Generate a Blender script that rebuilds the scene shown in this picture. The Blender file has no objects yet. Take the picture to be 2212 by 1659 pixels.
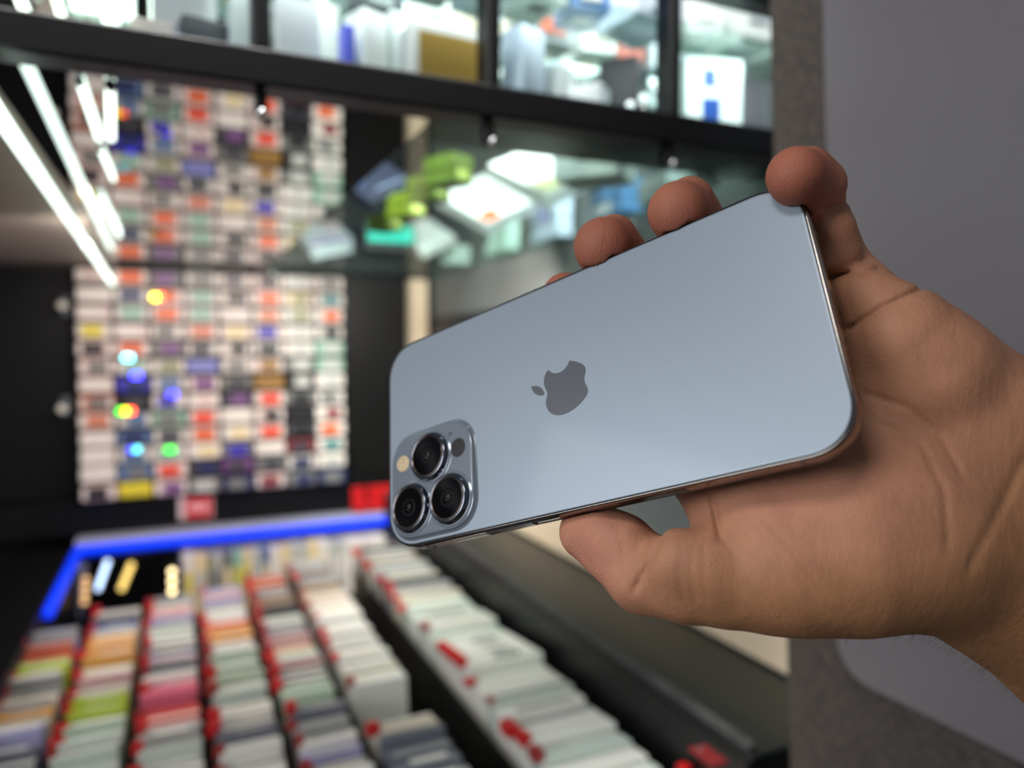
import bpy, bmesh, math, random
import numpy as np
from mathutils import Vector, Matrix

random.seed(7)
S = bpy.context.scene
C = S.collection

# ------------------------------------------------------------------ camera
CAMZ = 1.45
YAW = math.radians(24.4)
PITCH = math.atan(79.5 / 1600)
FPX = 1600.0
FWD = Vector((math.sin(YAW) * math.cos(PITCH), math.cos(YAW) * math.cos(PITCH), -math.sin(PITCH)))
RGT = Vector((math.cos(YAW), -math.sin(YAW), 0))
DWN = FWD.cross(RGT)
CAMPOS = Vector((0, 0, CAMZ))
cam = bpy.data.cameras.new('camera')
cam.sensor_width = 36
cam.lens = FPX / 2212 * 36
cam.clip_start = 0.02
cam.dof.use_dof = True
cam.dof.focus_distance = 0.222
cam.dof.aperture_fstop = 5.8
co = bpy.data.objects.new('camera', cam)
C.objects.link(co)
co.matrix_world = Matrix(((RGT.x, -DWN.x, -FWD.x, 0), (RGT.y, -DWN.y, -FWD.y, 0), (RGT.z, -DWN.z, -FWD.z, CAMZ), (0, 0, 0, 1)))
S.camera = co

# ------------------------------------------------------------------ world and light
w = bpy.data.worlds.new('World')
S.world = w
w.use_nodes = True
w.node_tree.nodes['Background'].inputs[0].default_value = (0.80, 0.88, 1.0, 1)
w.node_tree.nodes['Background'].inputs[1].default_value = 0.13

def area(name, loc, target, sx, sy, power, col=(1, 1, 1), spread=180):
    l = bpy.data.lights.new(name, 'AREA')
    l.shape = 'RECTANGLE'; l.size = sx; l.size_y = sy; l.energy = power; l.color = col; l.spread = math.radians(spread)
    o = bpy.data.objects.new(name, l)
    C.objects.link(o)
    o.location = loc
    d = Vector(target) - Vector(loc)
    o.rotation_euler = d.to_track_quat('-Z', 'Y').to_euler()
    return o
area('shop_ceiling_light', (-0.9, -0.35, 2.6), (0.1, 0.25, 1.4), 0.5, 0.3, 8, (1.0, 0.97, 0.93))
area('left_key_light', (-2.1, 0.0, 1.95), (0.12, 0.25, 1.42), 1.5, 0.8, 26, (0.95, 0.97, 1.0))  # unseen lamp added at the left as key for hand and phone
area('counter_fill', (-0.05, 0.50, 2.6), (0.12, 1.22, 1.0), 0.5, 0.3, 14, (1.0, 0.97, 0.93), 64)  # added fill, spread narrowed so it reaches the packets alone
area('rack_fill', (0.2, 1.22, 1.60), (0.2, 1.75, 1.15), 0.7, 0.08, 6.5, (1.0, 0.90, 0.84))  # unseen area light added to light the rack evenly
area('shelf_fill', (0.32, 0.40, 2.35), (0.36, 0.95, 1.72), 0.9, 0.3, 7, (0.92, 1.0, 0.99), 70)  # added fill for the fronts of the shelf boxes
area('cell_fill', (0.30, 0.605, 1.45 + 0.30), (0.30, 0.85, 1.45 + 0.18), 0.75, 0.015, 0.28, (0.92, 1.0, 1.0))  # strip added under the top beam to brighten the cells
area('under_shelf_fill', (0.42, 0.74, 1.45 + 0.305), (0.42, 1.3, 1.45 + 0.20), 0.45, 0.02, 0.9, (0.92, 1.0, 1.0))  # fill added to lift the boxes on the glass shelf

S.view_settings.view_transform = 'Standard'
S.view_settings.look = 'None'
S.view_settings.gamma = 1
S.view_settings.use_curve_mapping = False
S.view_settings.exposure = 0.0

# ------------------------------------------------------------------ helpers
def at(px, py, dz):
    """ground point (x, y) seen at a picture pixel for a level surface dz above the camera"""
    ray = RGT * ((px - 1106) / FPX) + DWN * ((py - 829.5) / FPX) + FWD
    s = dz / ray.z
    return ray.x * s, ray.y * s

MATS = {}
def mat(name, col, rough=0.5, metal=0.0, emit=0.0, var=0.0, scale=60.0, bump=0.0, coat=0.0, trans=0.0, spec=0.5, aniso=0.0):
    if name in MATS: return MATS[name]
    m = bpy.data.materials.new(name)
    m.use_nodes = True
    nt = m.node_tree
    b = nt.nodes['Principled BSDF']
    b.inputs['Base Color'].default_value = (*col, 1)
    b.inputs['Roughness'].default_value = rough
    b.inputs['Metallic'].default_value = metal
    b.inputs['Coat Weight'].default_value = coat
    b.inputs['Coat Roughness'].default_value = 0.08
    b.inputs['Transmission Weight'].default_value = trans
    b.inputs['Specular IOR Level'].default_value = spec
    if emit:
        b.inputs['Emission Color'].default_value = (*col, 1)
        b.inputs['Emission Strength'].default_value = emit
    if var or bump:
        tc = nt.nodes.new('ShaderNodeTexCoord')
        n = nt.nodes.new('ShaderNodeTexNoise')
        n.inputs['Scale'].default_value = scale
        n.inputs['Detail'].default_value = 6
        nt.links.new(tc.outputs['Object'], n.inputs['Vector'])
        if var:
            r = nt.nodes.new('ShaderNodeValToRGB')
            r.color_ramp.elements[0].color = (*[max(0, c * (1 - var)) for c in col], 1)
            r.color_ramp.elements[1].color = (*[min(1, c * (1 + var)) for c in col], 1)
            r.color_ramp.elements[0].position = 0.3
            r.color_ramp.elements[1].position = 0.7
            nt.links.new(n.outputs['Fac'], r.inputs[0])
            nt.links.new(r.outputs[0], b.inputs['Base Color'])
        if bump:
            bp = nt.nodes.new('ShaderNodeBump')
            bp.inputs['Strength'].default_value = bump
            bp.inputs['Distance'].default_value = 0.002
            nt.links.new(n.outputs['Fac'], bp.inputs['Height'])
            nt.links.new(bp.outputs['Normal'], b.inputs['Normal'])
    MATS[name] = m
    return m

def srgb(r, g, b):
    f = lambda c: (c / 255 / 12.92) if c <= 10 else ((c / 255 + 0.055) / 1.055) ** 2.4
    return (f(r), f(g), f(b))

def cm(name, rgb, rough=0.45, **k):
    return mat(name, srgb(*rgb), rough, **k)

def tag(o, label=None, cat=None, group=None, kind=None):
    if label: o['label'] = label
    if cat: o['category'] = cat
    if group: o['group'] = group
    if kind: o['kind'] = kind
    return o

def empty(name, loc=(0, 0, 0), rz=0):
    o = bpy.data.objects.new(name, None)
    C.objects.link(o)
    o.location = loc
    o.rotation_euler = (0, 0, rz)
    o.empty_display_size = 0.02
    return o

def link(name, me, m=None, parent=None, loc=(0, 0, 0), rot=(0, 0, 0)):
    o = bpy.data.objects.new(name, me)
    C.objects.link(o)
    if m is not None:
        if len(me.materials) == 0: me.materials.append(m)
        if me.materials[0] != m:
            o.material_slots[0].link = 'OBJECT'
            o.material_slots[0].material = m
    o.parent = parent
    o.location = loc
    o.rotation_euler = rot
    return o

BOXES = {}
def boxmesh(sx, sy, sz, ch=0.0015):
    """box centred in x and y, standing on z = 0, with chamfered edges"""
    key = (round(sx, 4), round(sy, 4), round(sz, 4), round(ch, 4))
    if key in BOXES: return BOXES[key]
    bm = bmesh.new()
    bmesh.ops.create_cube(bm, size=1)
    for v in bm.verts:
        v.co = Vector((v.co.x * sx, v.co.y * sy, (v.co.z + 0.5) * sz))
    ch = min(ch, 0.3 * min(sx, sy, sz))
    if ch > 0:
        bmesh.ops.bevel(bm, geom=list(bm.edges), offset=ch, segments=1, affect='EDGES')
    me = bpy.data.meshes.new('box')
    bm.to_mesh(me); bm.free()
    BOXES[key] = me
    return me

def box(name, x0, x1, y0, y1, z0, z1, m, parent=None, ch=0.002):
    me = boxmesh(x1 - x0, y1 - y0, z1 - z0, ch)
    p = Vector(parent.location) if parent is not None else Vector((0, 0, 0))
    return link(name, me, m, parent, Vector(((x0 + x1) / 2, (y0 + y1) / 2, z0)) - p)

def tube_mesh(p0, p1, r, seg=12):
    bm = bmesh.new()
    p0, p1 = Vector(p0), Vector(p1)
    d = p1 - p0
    bmesh.ops.create_cone(bm, cap_ends=True, segments=seg, radius1=r, radius2=r, depth=d.length)
    q = d.to_track_quat('Z', 'Y').to_matrix().to_4x4()
    bmesh.ops.transform(bm, matrix=Matrix.Translation((p0 + p1) / 2) @ q, verts=bm.verts)
    for f in bm.faces: f.smooth = len(f.verts) == 4
    me = bpy.data.meshes.new('tube')
    bm.to_mesh(me); bm.free()
    return me

def text_mesh(s, size, ext=0.0002):
    cu = bpy.data.curves.new('lettering', 'FONT')
    cu.body = s; cu.size = size; cu.extrude = ext
    cu.align_x = 'CENTER'; cu.align_y = 'CENTER'
    o = bpy.data.objects.new('tmp', cu)
    C.objects.link(o)
    dg = bpy.context.evaluated_depsgraph_get()
    me = bpy.data.meshes.new_from_object(o.evaluated_get(dg))
    bpy.data.objects.remove(o)
    return me

Z = CAMZ

# ------------------------------------------------------------------ materials of the place
M_black = cm('black_laminate', (9, 9, 11), 0.4, var=0.2, spec=0.3)
M_blackgloss = cm('black_gloss_panel', (9, 9, 11), 0.12)
M_dark = cm('dark_grey_panel', (42, 44, 47), 0.45, var=0.15)
M_ledge = cm('grey_ledge', (172, 172, 186), 0.4, var=0.05)
M_cream = cm('cream_trim', (235, 214, 184), 0.55, var=0.05, scale=8)
M_grey = cm('grey_green_wall', (118, 124, 122), 0.5, var=0.06, scale=5)
M_beige = cm('beige_panel', (168, 154, 144), 0.6, var=0.08, scale=6)
M_darkglass = cm('dark_counter_glass', (20, 25, 24), 0.35, var=0.1, scale=10)
M_led = mat('led_white', (0.84, 1.0, 0.90), 0.4, emit=2.6)
M_blue = mat('blue_led', (0.0, 0.036, 0.88), 0.4, emit=0.9)
M_chrome = mat('chrome', (0.8, 0.8, 0.8), 0.12, metal=1)
M_mirror = mat('tinted_mirror', (0.52, 0.55, 0.55), 0.02, metal=1)
M_red = cm('red_plastic', (196, 22, 26), 0.4)
M_white = cm('white_card', (226, 224, 220), 0.5)
M_clear = None
def glass_mat():
    m = bpy.data.materials.new('clear_shelf_glass')
    m.use_nodes = True
    nt = m.node_tree
    nt.nodes.clear()
    out = nt.nodes.new('ShaderNodeOutputMaterial')
    tr = nt.nodes.new('ShaderNodeBsdfTransparent'); tr.inputs[0].default_value = (0.86, 0.93, 0.90, 1)
    gl = nt.nodes.new('ShaderNodeBsdfGlossy'); gl.inputs[1].default_value = 0.03
    fr = nt.nodes.new('ShaderNodeValue'); fr.outputs[0].default_value = 0.10
    mx = nt.nodes.new('ShaderNodeMixShader')
    nt.links.new(fr.outputs[0], mx.inputs[0]); nt.links.new(tr.outputs[0], mx.inputs[1]); nt.links.new(gl.outputs[0], mx.inputs[2])
    nt.links.new(mx.outputs[0], out.inputs[0])
    return m
M_glass = glass_mat()

# ------------------------------------------------------------------ the setting
def struct(o): return tag(o, kind='structure')
struct(box('floor', -2.5, 2.0, -2.5, 2.3, -0.05, 0.0, cm('floor_tile', (120, 112, 100), 0.35, var=0.1, scale=4)))
struct(box('wall_back', -1.2, 0.70, 2.02, 2.08, 0.0, 2.6, M_black))
struct(box('wall_right', 0.66, 0.72, 0.60, 2.02, 0.0, 2.6, M_grey))
struct(box('trim_1', 0.645, 0.66, 0.62, 1.95, Z - 0.385, Z - 0.30, M_cream))
struct(box('trim_2', 0.592, 0.640, 1.975, 2.02, Z - 0.30, Z + 0.187, M_cream))
struct(box('trim_3', 0.652, 0.66, 0.62, 1.97, Z + 0.045, Z + 0.085, M_dark))
# mirrored canopy underside and the beige panel left of it

# ------------------------------------------------------------------ canopy: mirror panel, beige panel, glass shelf, black frame
XM = 0.20
o = box('mirror_panel', -0.115, XM, 0.592, 2.018, Z + 0.190, Z + 0.196, M_mirror, ch=0.0004)
tag(o, 'tinted mirror panel overhead reflecting the wall of boxes', 'mirror')
o = box('canopy_panel', -1.10, -0.118, 0.592, 2.018, Z + 0.188, Z + 0.215, M_beige)
tag(o, 'beige soffit panel at the upper left beside the long light tube', 'panel')
o = box('glass_shelf', XM + 0.003, 0.655, 0.592, 2.018, Z + 0.190, Z + 0.196, M_glass, ch=0.0004)
tag(o, 'clear glass shelf overhead carrying white product boxes', 'shelf')

fr = empty('display_grid', (0.06, 0.575, Z + 0.19))
tag(fr, 'black metal frame of square display cells above the mirror', 'frame')
FX = 0.06; PIT = 0.1795
box('front_beam', -1.1, 0.655, 0.560, 0.590, Z + 0.186, Z + 0.212, M_black, fr)
box('top_beam', -1.1, 0.655, 0.560, 0.590, Z + 0.330, Z + 0.356, M_black, fr)
for k in range(-3, 4):
    x = FX + k * PIT
    box('post', x - 0.006, x + 0.006, 0.562, 0.588, Z + 0.212, Z + 0.330, M_black, fr)
    box('hanger', x - 0.004, x + 0.004, 0.570, 0.584, Z + 0.168, Z + 0.186, M_black, fr)
    kn = bmesh.new()
    bmesh.ops.create_uvsphere(kn, u_segments=12, v_segments=8, radius=0.0035)
    me = bpy.data.meshes.new('knob'); kn.to_mesh(me); kn.free()
    for p in me.polygons: p.use_smooth = True
    link('knob', me, M_chrome, fr, Vector((x, 0.566, Z + 0.168)) - fr.location)
box('cell_floor', -0.112, 0.655, 0.590, 0.715, Z + 0.203, Z + 0.209, M_dark, fr)
o = box('cell_back', -0.115, 0.655, 2.0, 2.018, Z + 0.20, Z + 0.60, M_dark)
tag(o, 'dark grey back panel of the upper display shelf', 'panel')

# ------------------------------------------------------------------ white light tubes under the canopy: longest real, the rest modelled LED reflections
def led(p0, p1, r, label):
    t = empty('light_tube', p0)
    a, b = Vector(p0), Vector(p1)
    d = (b - a).normalized()
    link('tube', tube_mesh(Vector((0, 0, 0)), b - a, r), M_led, t)
    for s, e in ((-d * 0.004, d * 0.002), (b - a - d * 0.002, b - a + d * 0.004)):
        link('end_cap', tube_mesh(s, e, r * 1.15), M_chrome, t)
    tag(t, label, 'light', 'white light tubes under the canopy')
    return t
def led_px(a, b, za, zb, r, label):
    pa, pb = at(*a, za), at(*b, zb)
    return led((*pa, Z + za), (*pb, Z + zb), r, label)
led((-0.100, 0.48, Z + 0.152), (-0.132, 1.99, Z + 0.150), 0.005, 'longest white light tube running from the left edge back to the wall of boxes')
def led_m(a, b, r, label): return led_px(a, b, 0.1895 - r * 1.2, 0.1895 - r * 1.2, r, label)  # glowing rods against the mirror, standing in for reflected tubes
led_m((172, 178), (214, 300), 0.0026, 'short glowing stand-in for a reflected tube, nearest the second tube below the black beam')
led_m((216, 322), (246, 388), 0.0022, 'very short glowing stand-in for a reflected tube beside the lower end of the second tube')
led_m((213, 420), (258, 508), 0.0030, 'short glowing stand-in for a reflected tube halfway down, right of the longest tube')
led_m((238, 186), (240, 298), 0.0034, 'pale upright-looking stand-in for a reflected tube, rightmost of those below the black beam')
led_px((28, -40), (85, 98), 0.29, 0.29, 0.0040, 'bright slanted stand-in for a reflected tube above the black beam, left of the pair')  # rods above the beam likewise stand in for LED reflections
led_px((112, -40), (150, 98), 0.29, 0.29, 0.0034, 'bright slanted stand-in for a reflected tube above the black beam, right of the pair')
led_px((163, 45), (175, 92), 0.28, 0.28, 0.0024, 'small stand-in for a reflected tube above the black beam, left of the short pair')
led_px((190, 48), (204, 96), 0.28, 0.28, 0.0024, 'small stand-in for a reflected tube above the black beam, right of the short pair')
led_px((241, -30), (240, 98), 0.29, 0.29, 0.0065, 'thick upright stand-in for a reflected tube above the black beam, rightmost in its cell')

# ------------------------------------------------------------------ wall rack
CW, CH = 0.0755, 0.0413
RX0, RZ0 = -0.205, Z - 0.352
NR, NC = 13, 8
rk = empty('wall_rack', (0.10, 2.0, RZ0))
tag(rk, 'black wall rack with shallow shelves full of small boxes', 'rack')
box('back_board', RX0 - 0.02, RX0 + NC * CW + 0.02, 2.008, 2.019, RZ0 - 0.01, Z + 0.186, M_black, rk)
for r in range(NR):
    box('shelf', RX0 - 0.012, RX0 + NC * CW + 0.012, 1.945, 2.007, RZ0 + r * CH - 0.0022, RZ0 + r * CH, M_blackgloss, rk, 0.0004)
PAL = {'W': (232, 220, 212), 'P': (224, 196, 190), 'O': (226, 96, 40), 'R': (232, 70, 40), 'Y': (226, 206, 60), 'K': (26, 25, 30), 'G': (120, 118, 116), 'D': (62, 60, 68),
       'N': (42, 48, 92), 'I': (58, 52, 170), 'L': (128, 130, 190), 'M': (150, 186, 168), 'C': (232, 208, 160), 'B': (150, 110, 52), 'U': (92, 116, 156), 'T': (58, 128, 130),
       'X': (128, 44, 52), 'V': (120, 76, 130), 'H': (190, 188, 182), 'A': (206, 122, 92), 'E': (150, 148, 116)}
PNAME = {'W': 'white', 'P': 'pale pink', 'O': 'orange', 'R': 'red-orange', 'Y': 'yellow', 'K': 'black', 'G': 'grey', 'D': 'charcoal', 'N': 'navy', 'I': 'indigo', 'L': 'lavender',
         'M': 'mint green', 'C': 'cream', 'B': 'brown', 'U': 'slate blue', 'T': 'teal', 'X': 'maroon', 'V': 'purple', 'H': 'light grey', 'A': 'salmon', 'E': 'khaki'}
# body letter + label letter, rows from the top, columns from the left
GRID = ['WP PO GV HG WD PK HH HG',
        'WW HN PO HM WK PO CE WT',
        'PW HM PO HM WW WA HE WO',
        'WY PW WG PA WC PI WH HK',
        'PK PO GV HD WK HK WH MH',
        'PG HM HE LL WG PB GH MH',
        'PW IN HU PV GD BB KH WH',
        'AG KD WI WP DV PR GK HG',
        'PA HU MG PR WW PK KK WX',
        'WW UN HD PO WC PR DK WO',
        'WW HU WM WC GI WW XD WT',
        'WW UG PR DN VD GD HN WH',
        'PK YY PV GH NG PX GN NG']
def pm(ch): return cm('card_' + PNAME[ch].replace(' ', '_'), PAL[ch], 0.42)
ORD = ['first', 'second', 'third', 'fourth', 'fifth', 'sixth', 'seventh', 'eighth', 'ninth', 'tenth', 'eleventh', 'twelfth', 'thirteenth']
me_lab = boxmesh(0.044, 0.001, CH * 0.62, 0.0003)
for r in range(NR):
    cells = GRID[r].split()
    for c in range(NC):
        b, l = cells[c]
        wd = CW * random.uniform(0.93, 0.975)
        hh = CH * random.uniform(0.80, 0.90)
        x = RX0 + (c + 0.5) * CW + random.uniform(-0.001, 0.001)
        z = RZ0 + (NR - 1 - r) * CH
        y0 = 1.925 + random.uniform(-0.006, 0.006)
        t = empty('parts_box', (x, y0, z))
        body = link('carton', boxmesh(round(wd, 3), 0.07, round(hh, 3), 0.004), pm(b), t, (0, 0.036, 0))
        link('end_label', me_lab, pm(l), t, (random.uniform(-0.006, 0.010), 0.0006, hh * 0.14))
        for s in (-1, 1):
            link('end_flap', boxmesh(0.009, 0.003, CH * 0.66, 0.0012), pm('W' if b in 'WPHAC' else b), t, (s * wd * 0.40, 0.0002, hh * 0.1))
        desc = '%s box with %s label' % (PNAME[b], PNAME[l]) if b != l else 'plain %s box' % PNAME[b]
        tag(t, '%s, %s row from top, %s column of wall rack' % (desc, ORD[r], ORD[c]), 'box', 'small boxes on the wall rack')

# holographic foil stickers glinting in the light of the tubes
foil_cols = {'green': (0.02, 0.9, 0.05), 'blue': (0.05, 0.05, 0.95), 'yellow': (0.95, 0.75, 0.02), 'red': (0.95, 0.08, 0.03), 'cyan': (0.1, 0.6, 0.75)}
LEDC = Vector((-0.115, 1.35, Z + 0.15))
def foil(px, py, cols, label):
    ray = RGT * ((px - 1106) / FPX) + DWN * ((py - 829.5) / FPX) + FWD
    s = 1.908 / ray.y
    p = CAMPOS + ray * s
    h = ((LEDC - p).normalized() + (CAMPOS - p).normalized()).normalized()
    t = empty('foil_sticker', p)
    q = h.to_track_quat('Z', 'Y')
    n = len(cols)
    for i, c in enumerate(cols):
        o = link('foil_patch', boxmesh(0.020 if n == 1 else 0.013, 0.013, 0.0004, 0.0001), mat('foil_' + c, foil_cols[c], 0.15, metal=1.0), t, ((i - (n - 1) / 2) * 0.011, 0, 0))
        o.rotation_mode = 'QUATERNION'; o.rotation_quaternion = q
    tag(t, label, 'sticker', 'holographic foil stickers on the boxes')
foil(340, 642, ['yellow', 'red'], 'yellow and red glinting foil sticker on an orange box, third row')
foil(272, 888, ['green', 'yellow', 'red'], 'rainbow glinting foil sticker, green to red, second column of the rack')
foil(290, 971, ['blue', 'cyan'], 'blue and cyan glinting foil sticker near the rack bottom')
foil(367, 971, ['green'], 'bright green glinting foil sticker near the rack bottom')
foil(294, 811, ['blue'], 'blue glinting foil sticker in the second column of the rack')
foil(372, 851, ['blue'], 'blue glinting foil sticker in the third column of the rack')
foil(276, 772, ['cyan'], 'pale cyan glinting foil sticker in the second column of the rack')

# ------------------------------------------------------------------ base panel under the rack, signs, knobs on the left
o = box('base_panel', -1.1, 0.59, 1.955, 2.0, Z - 0.435, Z - 0.356, M_black)
tag(o, 'black panel between the wall rack and the grey ledge', 'panel')
sg = empty('price_sign', (0.037, 1.948, Z - 0.418))
tag(sg, 'small red and white sign on black panel below the wall rack', 'sign')
link('plate', boxmesh(0.078, 0.004, 0.056, 0.001), cm('sign_white_edge', (214, 190, 190), 0.4), sg, (0, 0, 0))
link('red_field', boxmesh(0.060, 0.001, 0.050, 0.0003), M_red, sg, (0.006, -0.0025, 0.003))
link('text_block', boxmesh(0.042, 0.0006, 0.018, 0.0002), cm('sign_text', (240, 170, 170), 0.4), sg, (0.006, -0.0033, 0.020))
cl = empty('card_holder', (0.47, 1.925, Z - 0.4295))
tag(cl, 'glossy red holder standing on the ledge behind the phone', 'holder')
link('back_plate', boxmesh(0.11, 0.006, 0.060, 0.0015), M_red, cl, (0, 0.012, 0))
link('front_lip', boxmesh(0.11, 0.005, 0.030, 0.0015), M_red, cl, (0, -0.012, 0))
link('base', boxmesh(0.11, 0.03, 0.005, 0.001), M_red, cl)
link('side_fin', boxmesh(0.006, 0.03, 0.062, 0.001), cm('dark_red_plastic', (120, 12, 14), 0.4), cl, (-0.02, 0, 0))

def hook(px, py, label):
    ray = RGT * ((px - 1106) / FPX) + DWN * ((py - 829.5) / FPX) + FWD
    p = CAMPOS + ray * (1.99 / ray.y)
    t = empty('wall_hook', p)
    tag(t, label, 'hook', 'chrome hooks on black wall')
    link('plate', boxmesh(0.020, 0.004, 0.045, 0.001), M_chrome, t, (0, 0.02, -0.02))
    link('arm', tube_mesh((0, 0.02, 0), (0, -0.045, 0), 0.006), M_chrome, t)
    bm = bmesh.new(); bmesh.ops.create_uvsphere(bm, u_segments=12, v_segments=8, radius=0.010)
    me = bpy.data.meshes.new('tip'); bm.to_mesh(me); bm.free()
    for p_ in me.polygons: p_.use_smooth = True
    link('tip', me, cm('pearl_tip', (235, 228, 214), 0.15), t, (0, -0.05, 0))
hook(140, 662, 'upper chrome hook with pearly tip left of the wall rack')
hook(140, 880, 'lower chrome hook with pearly tip left of the wall rack')

# ------------------------------------------------------------------ counter
WELL = Z - 0.610
ct = empty('display_counter', (0.14, 1.15, 0.0))
tag(ct, 'black display counter under the rows of packets', 'counter')
box('cabinet_body', -0.215, 0.4885, 0.42, 1.90, 0.0, WELL - 0.02, M_black, ct)
box('well_floor', -0.215, 0.4885, 0.40, 1.90, WELL - 0.02, WELL - 0.0004, M_black, ct)
for xd in (-0.1445, -0.0588, 0.0269, 0.1126, 0.2010, 0.3440):
    o = box('tray_divider', xd - 0.0015, xd + 0.0015, 0.44, 1.40 if xd < 0.2 else 1.60, WELL, WELL + 0.128, M_black, None, 0.0005)
    tag(o, 'thin black divider panel, %s from the left between packet columns' % {-0.1445: 'first', -0.0588: 'second', 0.0269: 'third', 0.1126: 'fourth', 0.2010: 'fifth', 0.3440: 'sixth'}[xd], 'divider', 'dividers between packet columns')
o = box('counter_rail', -0.34, -0.2165, 0.40, 1.90, 0.0, Z - 0.449, M_black, None, 0.004)
tag(o, 'glossy black side rail at the left of the packet rows', 'rail')
o = box('back_ledge', -0.215, 0.64, 1.9015, 1.952, 0.0, Z - 0.435, M_ledge)
tag(o, 'pale grey ledge behind the blue light strip', 'ledge')
sc_ = empty('side_counter', (0.57, 1.15, 0.0))
tag(sc_, 'dark glass-topped side counter at the right of the white boxes', 'counter')
box('cabinet_body', 0.4905, 0.6440, 0.535, 1.90, 0.0, Z - 0.394, M_black, sc_, 0.003)
box('glass_top', 0.4905, 0.6440, 0.530, 1.90, Z - 0.394, Z - 0.388, M_darkglass, sc_, 0.002)
box('rubber_edge', 0.4905, 0.5025, 0.535, 1.90, Z - 0.3879, Z - 0.380, cm('worn_rubber', (58, 58, 58), 0.6, var=0.4, scale=25), sc_)

o = box('blue_light_strip', -0.2149, 0.52, 1.870, 1.8995, Z - 0.462, Z - 0.445, M_blue, None, 0.003)
tag(o, 'glowing blue light strip along the back edge of the counter', 'light', 'blue light strips')
o = box('blue_light_strip', -0.2149, -0.199, 1.45, 1.8695, Z - 0.462, Z - 0.445, M_blue, None, 0.003)
tag(o, 'short glowing blue light strip running forward along the left counter edge', 'light', 'blue light strips')

# upright slim packs under the blue strip
cols = ['W', 'C', 'E', 'H', 'G', 'M', 'C', 'H', 'U', 'W', 'C', 'H', 'H', 'C', 'W', 'H', 'H', 'W', 'W', 'H']
x = 0.005
i = 0
while x < 0.455:
    wd = 0.014 + 0.012 * random.random() + (0.03 if x > 0.37 else 0)
    h = 0.13 + 0.008 * random.random()
    t = empty('upright_pack', (x + wd / 2, 1.835, WELL))
    c = cols[i % len(cols)]
    link('sleeve', boxmesh(round(wd - 0.002, 3), 0.05, round(h, 3), 0.0015), pm(c), t)
    link('spine_label', boxmesh(round(wd * 0.6, 3), 0.001, 0.05, 0.0002), pm(random.choice('CHWYG')), t, (0, -0.0256, 0.05))
    tag(t, 'slim upright %s pack, %s from the left beneath the blue strip' % (PNAME[c], (ORD + ['fourteenth', 'fifteenth', 'sixteenth', 'seventeenth', 'eighteenth', 'nineteenth', 'twentieth', 'twenty-first', 'twenty-second', 'twenty-third', 'twenty-fourth', 'twenty-fifth'])[i]), 'pack', 'upright packs behind the packet rows')
    x += wd
    i += 1

# glowing beads standing in for lamp reflections in the dark well panel
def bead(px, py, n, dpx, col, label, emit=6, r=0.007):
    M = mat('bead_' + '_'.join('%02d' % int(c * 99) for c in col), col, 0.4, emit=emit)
    t = empty('reflection_beads', (0, 1.845, Z - 0.5))
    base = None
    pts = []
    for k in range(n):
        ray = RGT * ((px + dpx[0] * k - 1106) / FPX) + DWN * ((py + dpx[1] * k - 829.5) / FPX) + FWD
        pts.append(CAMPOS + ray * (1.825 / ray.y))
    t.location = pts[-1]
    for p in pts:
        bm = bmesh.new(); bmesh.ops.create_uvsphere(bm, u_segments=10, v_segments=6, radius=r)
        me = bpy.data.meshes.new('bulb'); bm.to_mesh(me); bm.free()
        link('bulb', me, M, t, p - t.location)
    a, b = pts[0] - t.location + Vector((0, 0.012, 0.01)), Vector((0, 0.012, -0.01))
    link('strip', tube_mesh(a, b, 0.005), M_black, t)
    tag(t, label, 'light', 'glowing reflection beads below the blue strip')
bead(372, 1235, 4, (0, 21), (1.0, 0.80, 0.42), 'upright strip of four beads standing in for warm lamp reflections, rightmost below the blue strip', 4)
bead(283, 1222, 5, (-5, 12), (0.85, 0.62, 0.18), 'slanted strip of five beads standing in for yellow lamp reflections below the blue strip', 1.6)
bead(232, 1215, 6, (-4, 11), (0.55, 0.72, 1.0), 'slanted strip of beads standing in for cool white reflections below the blue strip corner', 2.4, 0.006)
bead(185, 1252, 4, (-1, 16), (0.8, 0.48, 0.22), 'leftmost strip of beads standing in for dim amber reflections below the blue strip corner', 1.2)
o = box('well_panel', -0.188, 0.0, 1.850, 1.862, WELL, Z - 0.463, M_blackgloss)
tag(o, 'dark glossy panel behind the glowing reflection beads under the blue strip', 'panel')

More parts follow.
